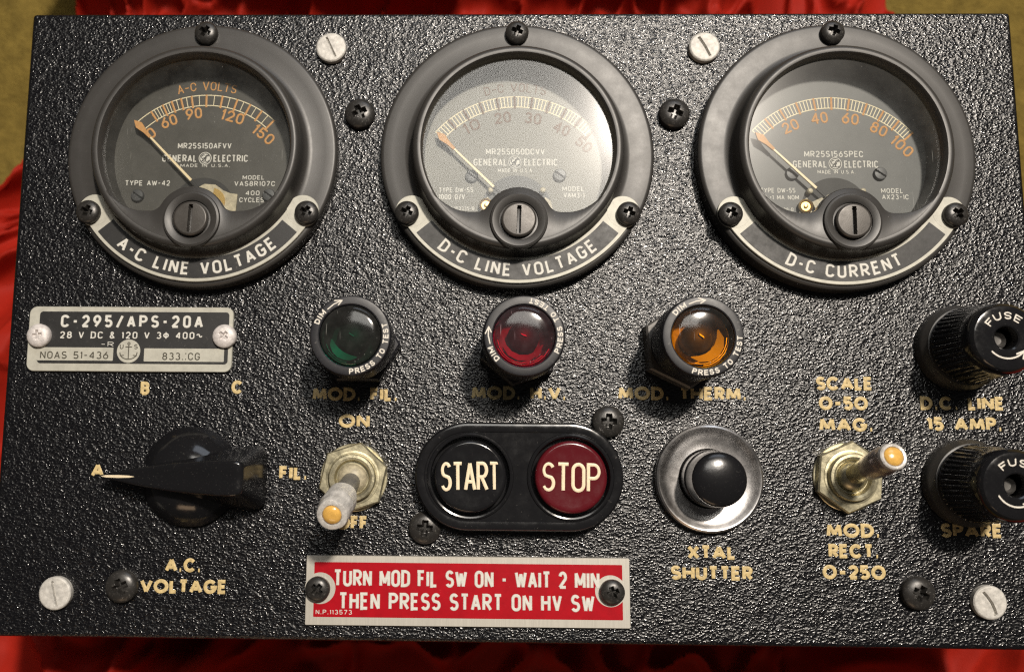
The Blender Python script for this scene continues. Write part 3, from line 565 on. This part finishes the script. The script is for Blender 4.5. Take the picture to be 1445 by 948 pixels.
def gauge(cx, kind, rotn, spec_, label, adjrot):
    g = link(housing_me, 'gauge', BOX, (cx, 42, 0), label)
    MB().add(*prism(circ(25.0, 96), [(0, 0.5), (0, 2.0)])).build('dial_face', spec_['dm'], g)
    # scale
    c, R, ri = spec_['c'], spec_['R'], spec_['R'] - 2.9
    a0, a1 = spec_['a']; cream = MB(); major = MB(); wt = MB(); num = MB()
    for r_ in (R, ri): ribbon(cream, arc(0, c, r_, r_, a0, a1, 60), .13, 2.03, .03, flat, 'b')
    for a in spec_['minor']:
        ca, sa = math.cos(rad(a)), math.sin(rad(a)); ribbon(cream, [(ri * ca, c + ri * sa), (R * ca, c + R * sa)], .13 if kind != 1 else .1, 2.02, .03, flat, 'b')
    for a in spec_['major']:
        ca, sa = math.cos(rad(a)), math.sin(rad(a)); ribbon(major, [((ri - .5) * ca, c + (ri - .5) * sa), ((R + .15) * ca, c + (R + .15) * sa)], .27, 2.05, .04, flat, 'b')
    for s, x, y, rt in spec_['nums']: text(num, s, (x, y), 3.15, {1: 2.0, 2: 4.5, 3: 6.3}[len(s)], .17, 't', z=2.03, th=.04, rot=rad(rt), cap='r', gap=.22)
    if spec_['unit']: text(num, spec_['unit'], None, 2.5, spec_['uw'], .13, 't', z=2.03, th=.04, on_arc=(0, c, R + 2.6, 90.5, 'out'), cap='r')
    for s, x, y, h, w in spec_['words']: text(wt, s, (x, y), h, w, .17, 't' if h < 1.9 else 'c', z=2.03, th=.03, cap='b')
    ox, oy = spec_['logo']; gd = MB(); gm = MB(); monogram(gd, gm, ox, oy, 1.75, 2.03)
    cream.build('scale_marks', M['dialcream'], g); major.build('major_marks', spec_['mm'], g)
    num.build('dial_numerals', spec_['mm'], g, label='luminous dial numerals and unit name'); wt.build('dial_lettering', M['dialwhite'], g)
    gd.build('maker_mark', M['dialwhite'], g); gm.build('maker_script', M['dial'], g)
    # dark sheet on the dial, painted as the shade of the movement opening
    mv = MB(); r0 = spec_['cut']; A = [(r0 * math.cos(rad(t)), -14.5 + r0 * math.sin(rad(t))) for t in np.linspace(-20, 200, 40)]
    mv.add(*prism(A, [(0, 2.0), (0, 2.045)])).build('opening_shade', M['slotdark'] if kind != 2 else mat('movement_dark', (.02, .022, .024), .5), g)
    br = MB()
    if kind == 1:
        B = [(7.5, -10.5), (9.2, -10.6), (9.0, -16), (4, -16), (1.5, -13), (-4, -12.5), (-4, -11), (0, -8.2), (3.2, -8.0), (5.2, -10.2)][::-1]
        br.add(*prism([(x, y) for x, y in B][::-1] if False else [(9.4, -10.6), (7.6, -10.4), (5.6, -9.6), (3.4, -8.0), (.4, -7.8), (-2.5, -9.5), (-3, -16), (9, -17)], [(0, 2.1), (0, 2.7)]))
        br.build('movement_plate', M['creamplate'], g)
        MB().add(*prism(band(1.6, 3.6, -30, 80, 14), [(0, 2.7), (0, 3.1)]), off=(2.6, -12.6, 0)).build('hairspring_arm', M['brass'], g)
    else:
        for sx in (-1, 1):
            MB().add(*prism([(sx * 6.3, -16.5), (sx * 10.0, -16.5), (sx * 9.0, -12.2), (sx * 7.6, -11.2), (sx * 6.6, -12.8)][::sx], [(0, 2.1), (0, 2.9)])).build('movement_plate', M['creamplate'], g)
            MB().add(*lathe([(.75, 2.1), (.75, 3.6), (.5, 3.9), (0, 4.0)], 20), off=(sx * 6.9, -9.5, 0)).build('movement_post', M['creamplate'], g)
        if kind == 3 or kind == 2:
            MB().add(*lathe([(1.9, 2.9), (1.9, 3.4), (1.5, 3.6), (1.2, 3.2), (.6, 3.2), (.5, 3.7), (0, 3.8)], 28), off=(-8.1, -13.6, 0)).build('movement_bushing', M['brass'], g)
        if kind == 3: MB().add(*prism([(-6.5, -12.5), (-5.8, -14.2), (1.2, -10.2), (.8, -9.2)], [(0, 3.0), (0, 3.6)])).build('movement_arm', M['creamplate'], g)
    for x, y in spec_['dsc']: link(dscr_me, 'dial_screw', g, (x, y, 2.0))
    # needle
    (tx, ty), (ex, ey) = spec_['ndl']; t_, e_ = Vector((tx, ty)), Vector((ex, ey)); d = (t_ - e_).normalized(); nrm = Vector((-d.y, d.x))
    def quad(pts, z0, z1): return prism([(p.x, p.y) for p in pts], [(0, z0), (0, z1 - .08), (.06, z1)])
    s_ = t_ - d * 5.2; nd = MB().add(*quad([s_ - nrm * .28, s_ + nrm * .28, e_ + nrm * .36, e_ - nrm * .36], 4.0, 4.4)).build('needle', M['needle'], g)
    tipw = [t_ + d * 1.4, t_ + d * .4 + nrm * .55, t_ - d * .6 + nrm * 1.05, t_ - d * 1.7 + nrm * .85, t_ - d * 3.0 + nrm * .55, s_ - d * .1 + nrm * .4, s_ - d * .1 - nrm * .4, t_ - d * 3.0 - nrm * .55, t_ - d * 1.7 - nrm * .85, t_ - d * .6 - nrm * 1.05, t_ + d * .4 - nrm * .55]
    MB().add(*quad(tipw, 3.95, 4.5)).build('needle_tip', M['dialorange'], g)
    q_ = e_ - d * 6; MB().add(*quad([e_ - nrm * .3, e_ + nrm * .3, q_ + nrm * .3, q_ - nrm * .3], 3.9, 4.3)).build('needle_shaft', M['slotdark'], g)
    link(glass_me, 'glass', g); link(mask_me, 'lower_mask', g); link(boss_me, 'adjuster_boss', g, (0.3 if kind == 1 else 0, -20, 0))
    link(adj_me, 'adjusting_screw', g, (0.3 if kind == 1 else 0, -20, 11.2), rotz=rad(adjrot))
    nb = link(band_me, 'name_band', g, rotz=0); link(field_me, 'band_field', g)
    w = MB(); text(w, spec_['band'], None, 3.6, spec_['bw'], .195, 'c', z=5.84, th=.12, on_arc=(0, 0, 31.55, 270 + rotn, 'in'))
    w.build('band_lettering', M['platetext'], g, label='white raised band lettering')
    for a, r_, rt in zip((90, 210, 330), (33.3, 33.3, 33.3), spec_['sr']):
        link(pan_small, 'screw', g, (r_ * math.cos(rad(a)), r_ * math.sin(rad(a)), 5.1 if a == 90 else 5.75), rotz=rad(rt))
    return g
def ang(x, R): return math.degrees(math.acos(max(-1, min(1, x / R))))
R1 = 27.3; mx = [-15.3, -12.2, -9.8, -7.3, -4.4, -.3, 4.1, 8.2, 11.8, 15.0, 18.4]; mn = []
for a, b, n in zip(mx, mx[1:], [4, 3, 2, 2, 2, 2, 2, 2, 2, 2]): mn += [a + (b - a) * i / n for i in range(1, n)]
mn.append(-18.7)
gauge(-84, 1, 0, dict(c=-10, R=R1, a=(ang(-19, R1), ang(18.6, R1)), minor=[ang(x, R1) for x in mn], major=[ang(x, R1) for x in mx], mm=M['dialorange'],
    nums=[('0', -15.0, 6.6, 38), ('60', -10.3, 9.9, 22), ('90', -3.6, 12.1, 8), ('120', 7.1, 11.2, -16), ('150', 15.7, 6.2, -38)], unit='A-C VOLTS', uw=16.5, logo=(0.1, -.5), cut=8.6,
    dm=M['dial1'], words=[('MR25S150AFVV', -.2, 3.0, 1.65, 14.6), ('GENERAL', -6.9, -.5, 2.0, 9.4), ('ELECTRIC', 7.0, -.5, 2.0, 9.4), ('MADE IN U.S.A.', .2, -2.5, .95, 13.5), ('TYPE AW-42', -15.2, -7.4, 1.5, 12.2), ('MODEL', 13.4, -5.8, 1.25, 5.9), ('VAS8R107C', 13.8, -7.5, 1.4, 11), ('400', 13.3, -10.1, 1.35, 3.8), ('CYCLES', 13.1, -12.0, 1.35, 6.6)],
    dsc=[(-17.6, -11.0), (17.8, -10.8)], ndl=((-18.0, 8.4), (-2.7, -7.3)), band='A-C LINE VOLTAGE', bw=44, sr=(60, 70, 62)), 'round black alternating voltage gauge, left', 88)
def even(a0, a1, n): return list(np.linspace(a0, a1, n))
a0, a1 = 139.3, 42.6
gauge(0, 2, 0, dict(c=-11.75, R=28.65, a=(a0, a1), minor=even(a0, a1, 51), major=even(a0, a1, 11)[1:], mm=M['dialochre'],
    nums=[('10', -12, 8.6, 26), ('20', -3.7, 11.0, 8), ('30', 4.5, 10.8, -8), ('40', 12.2, 7.9, -24), ('50', 18.1, 3.6, -42)], unit='D-C VOLTS', uw=17, logo=(-.4, -1.4), cut=9.4,
    dm=M['dial2'], words=[('MR25S050DCVV', -.3, 1.5, 1.75, 15.8), ('GENERAL', -7.0, -1.45, 2.0, 9), ('ELECTRIC', 6.5, -1.45, 2.0, 9), ('MADE IN U.S.A.', -.2, -3.7, 1.15, 9.6), ('TYPE DW-55', -16.1, -9.1, 1.35, 9.2), ('1000 \u03a9/V', -17.2, -11.0, 1.5, 7), ('N.P.103335-B', -15.0, -14.2, 1.1, 7.6), ('MODEL', 15.1, -8.7, 1.35, 5.8), ('VAM3-1', 15.3, -10.5, 1.45, 5.6)],
    dsc=[(-11.9, -5.4), (11.5, -5.1)], ndl=((-20.4, 5.2), (-6.1, -8.9)), band='D-C LINE VOLTAGE', bw=43, sr=(70, 68, 72)), 'round black direct voltage gauge, middle', 88)
a0, a1 = 137.5, 41
gauge(84, 3, 0, dict(c=-11.75, R=28.4, a=(a0, a1), minor=even(a0, a1, 51), major=even(a0, a1, 11)[1:], mm=M['dialorange'],
    nums=[('20', -10.8, 8.7, 24), ('40', -3.0, 11.0, 8), ('60', 5.2, 10.8, -8), ('80', 12.6, 7.9, -26), ('100', 18.5, 3.2, -44)], unit='', uw=13, logo=(.6, -1.7), cut=9.0,
    dm=M['dial3'], words=[('MR25S156SPEC', .3, 1.0, 1.75, 15.6), ('GENERAL', -6.1, -1.8, 2.0, 9), ('ELECTRIC', 7.4, -1.8, 2.0, 9), ('MADE IN U.S.A.', .8, -3.9, 1.1, 10), ('TYPE DW-55', -14.8, -9.0, 1.35, 9.2), ('F.S.=1 MA NOM', -14.6, -10.9, 1.3, 10.5), ('N.P.103388-B', -14.6, -14.2, 1.0, 7.4), ('MODEL', 15.1, -9.0, 1.35, 5.8), ('AX23-1C', 15.9, -10.7, 1.4, 7)],
    dsc=[(-11.0, -4.5), (12.1, -4.5)], ndl=((-20.0, 5.2), (-5.5, -9.0)), band='D-C CURRENT', bw=30, sr=(68, 62, 40)), 'round black direct current gauge, right', 89)

# ------------------------------------------------------------------ press-to-test lamps
nutp = circ(11.4, 6, a0=18)
def hexprof(z0, z1): return [(0, z0), (0, z1 - .5), (.5, z1)]
cap_prof = [(9.0, 2), (9.0, 9.0), (8.8, 9.2), (8.8, 9.8), (9.75, 10.0), (9.9, 10.6), (9.9, 20.8), (9.8, 21.4), (9.5, 21.9), (9.1, 22.0), (7.8, 22.0), (7.5, 21.8), (7.4, 21.0), (7.4, 8.0), (0, 8.0)]
cap_me = mesh_of(lathe(cap_prof, 96), 'lamp_cap', M['capblack'])
def lamp(x, y, lens, rot, label, nrot, cup, cres):
    g = empty('indicator_lamp', BOX, (x, y, 0), label)
    MB().add(*prism(circ(11.3 if nrot == 34 else 10.9, 6, a0=nrot), hexprof(0, 5.2))).build('lamp_nut', M['nutgrey'] if nrot == 34 else M['capblack'], g)
    link(cap_me, 'lamp_cap', g)
    MB().add(*lathe([(7.35, 21.2), (7.3, 21.7), (7.1, 22.1), (6.7, 22.35), (5.5, 22.55), (3.5, 22.72), (1.5, 22.8), (0, 22.8)], 72)).build('lens', lens, g)
    MB().add(*lathe([(7.3, 10.5), (7.35, 17.5), (7.0, 17.5), (5.6, 13.0), (3.3, 12.5), (3.3, 8.5), (0, 8.5)], 48)).build('socket', cup, g)
    a0_, a1_, w1, w2 = cres; n_ = 6; vs = []
    for i in range(n_ + 1):
        t_ = i / n_; a_ = rad(a0_ + (a1_ - a0_) * t_); w_ = w1 + (w2 - w1) * math.sin(math.pi * t_) ** .7
        vs += [((5.0 + w_ / 2) * math.cos(a_), (5.0 + w_ / 2) * math.sin(a_), 18.2 + w_ * .35), ((5.0 - w_ / 2) * math.cos(a_), (5.0 - w_ / 2) * math.sin(a_), 18.0)]
    MB().add(vs, [(2 * i, 2 * i + 2, 2 * i + 3, 2 * i + 1) for i in range(n_)]).build('lit_crescent', M['glintmetal'], g)  # bright crescent shaped as the lit part of the socket wall
    MB().add(*prism([(-.55, 1.0), (-.35, .6), (.75, -.1), (.6, .3)], [(0, 19.3), (0, 20.0)]), rot=rad(rot * .2)).build('added_glint', M['glintmetal'], g)  # added bright sliver, a sparkle given shape under the lens
    ribbon_mb = MB()
    for rr_, aa, ab in ((6.3, a0_ + 12, a1_ - 25), (6.75, a0_ + 30, a1_ - 5)): ribbon(ribbon_mb, arc(0, 0, rr_, rr_, aa, ab, 9), .09, 19.2, .05, flat, 'r')
    ribbon_mb.build('glint_arcs', M['glintmetal'], g)  # thin bright arcs added as lines of light in the lens
    MB().add(*lathe([(3.9, 12.6), (3.9, 16.5), (3.4, 18.0), (2.2, 19.0), (0, 19.4)], 36)).build('bulb', M['lampdark'], g)
    mb = MB()
    text(mb, 'PRESS TO TEST', None, 1.35, 16.6, .23, 't', z=22.02, th=.06, on_arc=(0, 0, 8.6, -35 + rot, 'in'), cap='r')
    text(mb, 'DIM', None, 1.35, 3.7, .23, 't', z=22.02, th=.05, on_arc=(0, 0, 8.6, 149 + rot, 'out'), cap='r')
    f = lambda X, Y: (X, Y, 0)
    def pt(r, a): return (r * math.cos(rad(a + rot)), r * math.sin(rad(a + rot)))
    ribbon(mb, [pt(8.4, 131), pt(8.6, 118), pt(8.75, 105)], .15, 22.02, .05, f, 'r'); ribbon(mb, [pt(9.3, 115), pt(8.75, 104), pt(7.95, 112)], .15, 22.03, .05, f, 'r')
    mb.build('cap_lettering', M['whitefill'], g, label='white engraved cap lettering'); return g
lamp(-41.0, -9.0, M['lens_green'], 0, 'green press-to-test lamp', 0, M['lampdark'], (185, 285, .3, 1.9))
lamp(.7, -8.8, M['lens_red'], 62, 'red press-to-test lamp', 20, M['lampcup'], (175, 340, .3, 1.5))
lamp(43.2, -8.7, M['lens_amber'], -19, 'amber press-to-test lamp', 34, M['lampcuplight'], (-115, 25, .3, 2.3))

# ------------------------------------------------------------------ designation plate
g = empty('designation_plate', BOX, (-102, -7.6, 0), 'silver and black designation plate with stamped numbers')
def NP(zx, zy): return ((zx - 715) / 25, -(zy - 267) / 25)
MB().add(*prism(rrect(54.5, 17.2, 2.0), [(0, 0), (0, .85), (.15, 1.0)])).build('plate', M['alu'], g)
MB().add(*prism(rrect(50.6, 13.8, .9, cx=NP(737, 0)[0], cy=NP(0, 258)[1]), [(0, .95), (0, 1.06)])).build('black_field', M['plateblack'], g)
mb = MB(); text(mb, 'C-295/APS-20A', NP(722, 150), 3.4, 38, .21, 'c', z=1.06, th=.12, gap=.3); text(mb, '28 V DC & 120 V 3\u03a6 400~', NP(722, 242), 1.9, 38, .19, 'c', z=1.06, th=.1)
text(mb, '-R', NP(568, 302), 1.3, 3.3, .14, 't', z=1.06, th=.05)
mb.build('plate_lettering', M['platetext'], g)
mb = MB()
for x0, x1, y0, y1 in ((97, 610, 325, 412), (815, 1345, 328, 415)):
    (a, b), (c, d) = NP(x0, y1), NP(x1, y0); mb.add(*prism(rrect(c - a, d - b, .2, cx=(a + c) / 2, cy=(b + d) / 2), [(0, 1.05), (0, 1.16)]))
mb.build('stamping_field', M['alu'], g)
cx, cy = NP(712, 348); MB().add(*prism(circ(3.1, 40, cx, cy), [(0, 1.05), (0, 1.2)])).build('anchor_seal', M['alu'], g)
mb = MB(); text(mb, 'NOAS 51-436', NP(352, 376), 2.0, 18.2, .15, 't', z=1.17, th=.03); text(mb, '833.:CG', NP(1062, 380), 2.0, 10, .15, 't', z=1.17, th=.03)
f = lambda X, Y: (cx + X, cy + Y, 0)
for st in [[(0, -2.1), (0, 1.7)], arc(0, -.4, 2.3, 1.75, 200, 340), [(-.9, 1.1), (.9, 1.1)], arc(0, 2.0, .3, .3, 0, 360), [(-2.3, -.3), (-2.1, -1.2), (-1.2, -1.1)], [(2.3, -.3), (2.1, -1.2), (1.2, -1.1)]]:
    ribbon(mb, st, .13, 1.2, .03, f, 'b')
text(mb, 'U', (cx - 1.9, cy + 1.2), 1.3, 1.0, .18, 't', z=1.2, th=.03); text(mb, 'S', (cx + 1.9, cy + 1.2), 1.3, 1.0, .18, 't', z=1.2, th=.03)
mb.build('stamped_lettering', M['stamp'], g)
for x, y, a in ((-24.0, .7, 10), (25.3, .8, 50)): link(pan_silver, 'screw', g, (x, y, .95), rotz=rad(a))

# ------------------------------------------------------------------ red warning plate
g = empty('warning_plate', BOX, (-12.5, -71.3, 0), 'red warning plate with white raised lettering in an aluminium border', rotz=rad(0.1))
MB().add(*prism(rrect(82, 17.2, .3, 3), [(0, 0), (0, .8), (.12, .95)])).build('plate', M['brushed'], g)
WP = lambda zx, zy: ((zx - 722) / 15.55, -(zy - 264) / 16.3)
MB().add(*prism(rrect(78.0, 13.5, .2, 3, cx=.1, cy=.2), [(0, .9), (0, 1.01)])).build('red_field', M['platered'], g)
mb = MB(); text(mb, 'TURN MOD FIL SW ON - WAIT 2 MIN', WP(717, 214), 4.3, 67.4, .185, 'c', gap=.13, z=1.01, th=.14); text(mb, 'THEN PRESS START ON HV SW', WP(718, 306), 4.3, 64.6, .185, 'c', gap=.15, z=1.01, th=.14)
text(mb, 'N.P.113573', WP(198, 351), 1.15, 9.2, .16, 't', z=1.01, th=.05)
mb.build('plate_lettering', M['platetext'], g)
for sx in (-1, 1):
    x = -37.8 if sx < 0 else 36.4
    MB().add(*prism(circ(3.9, 40, x + (.5 if sx < 0 else -.3), .5), [(0, 1.0), (0, 1.05)])).build('screw_pad', M['brushed'], g)
    link(pan_small, 'screw', g, (x, .4, 1.05), rotz=rad(50 if sx < 0 else 20))

# ------------------------------------------------------------------ start / stop station
g = empty('push_button_station', BOX, (.35, -42.4, 0), 'glossy black start and stop push-button station')
P = rrect(52.6, 27.2, 13.5, 24)
ins = [(0, 0), (0, 4.6), (.12, 5.1), (.5, 5.6), (1.0, 5.72), (2.0, 5.65), (2.4, 5.6), (2.6, 5.4)]
vs, fs = prism(P, ins); fs = fs[:-1]; top = list(range(len(vs) - len(P), len(vs)))
bm = bmesh.new(); bv = [bm.verts.new((x * MM, y * MM, z * MM)) for x, y, z in vs]; bm.verts.ensure_lookup_table()
for f_ in fs: bm.faces.new([bv[i] for i in f_])
edges = [bm.edges.get((bv[top[i]], bv[top[(i + 1) % len(top)]])) for i in range(len(top))]
for bx in (-12.3, 12.9):
    cv = [bm.verts.new((x * MM, y * MM, 5.4 * MM)) for x, y in circ(10.9, 64, bx, 0)]
    edges += [bm.edges.new((cv[i], cv[(i + 1) % 64])) for i in range(64)]
bmesh.ops.triangle_fill(bm, use_beauty=True, use_dissolve=False, edges=edges, normal=(0, 0, 1))
wells = [(11.0, 5.35), (10.8, 5.75), (10.4, 5.9), (10.05, 5.8), (9.85, 5.4), (9.8, 3.0), (8.8, 3.0)]
me = bpy.data.meshes.new('cover'); bm.to_mesh(me); bm.free()
finish(me, 'cover', M['bakelite'], g, (0, 0, 0), 30, None)
for bx in (-12.3, 12.9): MB().add(*lathe(wells, 72), off=(bx, 0, 0)).build('button_collar', M['bakelite'], g)
btn = [(9.0, 2.5), (9.0, 6.6)] + rounded(9.0, 7.5, .9, 6)[1:] + [(7.3, 7.42), (5, 7.36), (0, 7.34)]
for bx, m_, w_, wd, lab in ((-12.3, M['bakelite'], 'START', 14.9, 'black start button'), (12.9, M['maroon'], 'STOP', 14.7, 'maroon stop button')):
    b = MB().add(*lathe(btn, 80)).build('push_button', m_, g, (bx, 0, 0), label=lab)
    mb = MB(); text(mb, w_, (0, 0), 7.3, wd, .115, 'c', z=7.36, th=.07, gap=.10, rot=rad(1 if w_ == 'START' else -1)); mb.build('button_lettering', M['ivory'], g, (bx, 0, 0))

# ------------------------------------------------------------------ round shutter button with dished metal ring
g = empty('shutter_button', BOX, (48.9, -42.5, 0), 'black domed push button in a dished chrome ring')
MB().add(*lathe([(13.5, 0), (13.7, 1.2), (13.7, 2.0), (13.45, 2.6), (13.0, 2.85), (12.5, 2.7), (11.9, 2.2), (10.5, 1.7), (9, 1.35), (7.6, 1.2), (7.2, .6)], 96)).build('dished_ring', M['chrome'], g)
MB().add(*lathe([(7.2, 0), (7.2, 5.2), (6.9, 5.6), (6.75, 6.0), (6.7, 11.0)] + [(6.7 * math.cos(rad(t)), 11.2 + 1.9 * math.sin(rad(t))) for t in np.linspace(5, 90, 12)], 72)).build('button_cap', M['satinbtn'] if 'satinbtn' in M else mat('button_black', (.008, .008, .009), .2, bump=(500, .25, .12), dust=.2, dscale=1800), g)

# ------------------------------------------------------------------ selector knob
g = empty('selector_knob', BOX, (-84, -43.2, 0), 'black bakelite pointer knob')
MB().add(*lathe([(12.6, 0.2), (12.8, 1.6), (12.3, 2.6), (11.2, 4.2), (9.6, 6.0), (7.6, 7.6), (5.0, 8.7), (0, 9.0)], 120, lambda r, z, a: r * (1 + .005 * math.cos(10 * a) * (z > 1) * (z < 8)))) .build('skirt', M['knobblack'], g)
secs = [(-21.3, .25, .5, 4.2, 7.2), (-19.5, .65, 1.1, 3.6, 7.9), (-15, 1.5, 2.4, 3, 9.2), (-9, 2.5, 3.7, 2.2, 10.8), (-2, 3.4, 5.4, 2, 13.0), (6, 4.0, 6.8, 2, 14.8), (11, 4.25, 7.6, 2, 15.9), (14.5, 4.3, 8.0, 2, 16.5), (16, 4.1, 7.8, 2, 16.6), (16.8, 3.6, 7.0, 2, 16.5), (17.1, 2.9, 6.0, 2, 16.4)]
secs = secs[:-4] + [(11, 4.25, 7.6, 2, 15.9), (14.5, 4.35, 8.1, 2, 16.5)]
body = [s_ for s_ in secs]
for t_ in (20, 40, 58, 74, 84, 90):
    cs = .62 + .38 * math.cos(rad(t_)); body.append((14.5 + 2.6 * math.sin(rad(t_)), 4.35 * cs, 8.1 * cs, 2 + .3 * (1 - cs), 16.5 - .9 * (1 - math.cos(rad(t_))) ** 1.5))
def section(x, wt_, wb_, zb, zt):
    f_ = min(.8, wt_ * .6); hgt = zt - zb
    half = [(wb_, zb), (wb_ * .97, zb + hgt * .12), (wb_ * .88, zb + hgt * .3), (wt_ + (wb_ - wt_) * .45, zb + hgt * .5), (wt_ + (wb_ - wt_) * .18, zb + hgt * .72)]
    half += [(wt_ + .03 - f_ * (1 - math.cos(rad(a_))), zt - f_ + f_ * math.sin(rad(a_))) for a_ in (0, 25, 50, 72, 90)] + [(wt_ * .45, zt - .1 * min(1, wt_ / 3)), (0, zt - .16 * min(1, wt_ / 3))]
    pts = half + [(-p, q) for p, q in half[:-1][::-1]]; lean = .2 * max(0, min(1, (x - 8) / 8))
    return [(x + (zt - q) * lean, p, q) for p, q in pts]
rows = []; prev = None
for s_ in body:
    if prev is not None and s_[0] - prev[0] > 2:
        for t_ in (1 / 3, 2 / 3): rows.append(section(*[prev[i_] + (s_[i_] - prev[i_]) * t_ for i_ in range(5)]))
    rows.append(section(*s_)); prev = s_
m_ = len(rows[0]); vs = [p for r_ in rows for p in r_]; fs = []
for i_ in range(len(rows) - 1):
    for k_ in range(m_): l_ = (k_ + 1) % m_; fs.append((i_ * m_ + k_, (i_ + 1) * m_ + k_, (i_ + 1) * m_ + l_, i_ * m_ + l_)[::-1])
fs.append(tuple(range(m_))[::-1]); fs.append(tuple((len(rows) - 1) * m_ + k_ for k_ in range(m_)))
MB().add(vs, fs).build('pointer_bar', M['knobblack'], g, angle=40)
me_ = [o_ for o_ in g.children if o_.name.startswith('pointer_bar')][0].data; bm = bmesh.new(); bm.from_mesh(me_); bmesh.ops.recalc_face_normals(bm, faces=bm.faces); bm.to_mesh(me_); bm.free()
# ivory line inlaid along the sloping top near the tip
vs = []
for x, hw_ in ((-21.0, .05), (-19.5, .3), (-16, .36), (-13.0, .26), (-11.6, .04)):
    zt = np.interp(x, [s[0] for s in secs], [s[4] for s in secs]) + .05
    vs += [(x, -hw_, zt), (x, hw_, zt)]
MB().add(vs, [(2 * i, 2 * i + 2, 2 * i + 3, 2 * i + 1) for i in range(4)]).build('pointer_line', M['ivory'], g)

# ------------------------------------------------------------------ toggle switches
def toggle(x, y, hexrot, tip, lever, label):
    g = empty('toggle_switch', BOX, (x, y, 0), label)
    MB().add(*lathe([(8.7, 0), (8.7, .5), (8.5, .65), (5, .65)], 64)).build('washer', M['nutbrass'], g)
    MB().add(*prism(circ(9.2, 6, a0=hexrot), [(0, .65), (0, 2.5), (.35, 3.0)])).build('hex_nut', M['nutbrass'], g)
    bush = [(6.9, 2.95), (6.8, 3.2), (6.3, 3.25), (6.2, 2.9), (6.0, 2.95), (6.0, 4.5), (5.75, 4.9), (5.1, 4.95), (4.55, 4.6), (4.3, 3.8), (4.1, 3.1), (0, 3.0)]
    MB().add(*lathe(bush, 72)).build('bushing', M['nutbrass'], g)
    d = Vector((tip[0], tip[1], tip[2] - 2.0)); Ln = d.length; q = d.to_track_quat('Z', 'Y').to_euler()
    def piece(prof, name, m_, wob=0, parent=None, label=None):
        rr_ = random.Random(3); ph = [rr_.uniform(0, 6) for _ in range(4)]
        fr = (lambda r, z, a: r * (1 + wob * (math.sin(3 * a + ph[0] + z * .8) * .5 + math.sin(5 * a + ph[1] - z * .5) * .3 + math.sin(2 * a + z * 1.1 + ph[2]) * .4))) if wob else None
        o = MB().add(*lathe(prof, 56, fr)).build(name, m_, parent or g, angle=40); o.location = (0, 0, 2.0 * MM) if parent is None else (0, 0, 0); o.rotation_euler = q if parent is None else (0, 0, 0); return o
    piece([(0, -1.0), (3.2, -.6), (3.9, .6), (3.7, 1.9), (2.9, 2.7), (2.3, 3.1)], 'lever_ball', M['creamplate'] if lever == 1 else M['nutbrass'])
    L_ = Ln
    lv = piece([(2.3, 2.0), (2.4, 5), (2.6, 8), (2.8, L_ - 9)], 'lever', M['levergrey'] if lever == 1 else M['nutbrass'])
    w = M['leverwhite'] if lever == 1 else M['levermauve']
    k_ = 1.16 if lever == 1 else .97
    piece([(2.75, L_ - 12.3), (3.15 * k_, L_ - 11.6), (3.3 * k_, L_ - 9), (3.45 * k_, L_ - 6), (3.5 * k_, L_ - 4.4), (3.2 * k_, L_ - 3.7), (3.3 * k_, L_ - 3.0), (3.3 * k_, L_ - 1.2), (3.1 * k_, L_ - .3), (2.75, L_), (2.35, L_ - .1), (2.3, L_ - .6), (0, L_ - .6)], 'lever_sleeve', w, 0.035 if lever == 1 else .012)
    if lever == 2: piece([(3.25, L_ - 1.2), (3.1, L_ - .2), (2.8, L_ + .05), (2.32, L_ - .05), (2.3, L_ - .4)], 'sleeve_rim', M['leverwhite'])
    piece([(2.25, L_ - .6)] + [(2.25 * math.cos(rad(t)), L_ - .3 + 1.0 * math.sin(rad(t))) for t in np.linspace(0, 90, 8)], 'lever_tip', M['ambertip'])
toggle(-41.9, -43.1, 18, (-1.9, -8.0, 25.5), 1, 'toggle switch with worn white lever thrown down')
toggle(84.3, -41.8, 84, (1.0, 5.3, 24.5), 2, 'toggle switch with grey lever thrown up')

# ------------------------------------------------------------------ fuse holders
def fuse(x, y, rot, label):
    g = empty('fuse_holder', BOX, (x, y, 0), label)
    MB().add(*lathe([(11.0, 0), (11.0, 2.2), (10.7, 3.4), (10.0, 4.4), (9.9, 5.0), (9.2, 5.3), (8, 5.3)], 96)).build('collar', M['satin'], g)
    NF = 44; def_r = lambda r, z, a: r - (0.36 * max(0, math.cos(NF * a)) if 6.4 < z < 17.2 else 0)
    MB().add(*lathe([(8.6, 5.2), (9.5, 5.6), (9.75, 6.3), (9.75, 6.45), (9.6, 7.2), (9.2, 12), (8.75, 17.0), (8.7, 17.25), (8.65, 18.5), (8.55, 20.2), (8.2, 21.3), (7.6, 21.9), (6.9, 22.05), (3.1, 21.95), (2.75, 21.7), (2.6, 21.0), (2.6, 16), (0, 16)], NF * 6, def_r)).build('fuse_cap', M['knobblack'], g)
    MB().add(*lathe([(2.2, 16.1), (2.2, 18), (1.6, 18.6), (1.2, 17.6), (0, 17.5)], 24)).build('fuse_contact', M['nutgrey'], g)
    mb = MB(); text(mb, 'FUSE', None, 1.8, 8.9, .19, 't', z=22.0, th=.05, on_arc=(0, 0, 5.35, 97 + rot, 'out'), cap='r')
    P = lambda r, a: (r * math.cos(rad(a + rot)), r * math.sin(rad(a + rot)))
    ribbon(mb, [P(4.9, a) for a in np.linspace(222, 318, 14)], .2, 22.0, .05, flat, 'r'); ribbon(mb, [P(4.3, 298), P(4.95, 322), P(6.0, 305)], .2, 22.02, .05, flat, 'r')
    mb.build('cap_lettering', M['whitefill'], g)
fuse(114.4, -8.6, 0, 'upper black fluted fuse holder')
fuse(114.2, -43.0, -13, 'lower black fluted fuse holder')
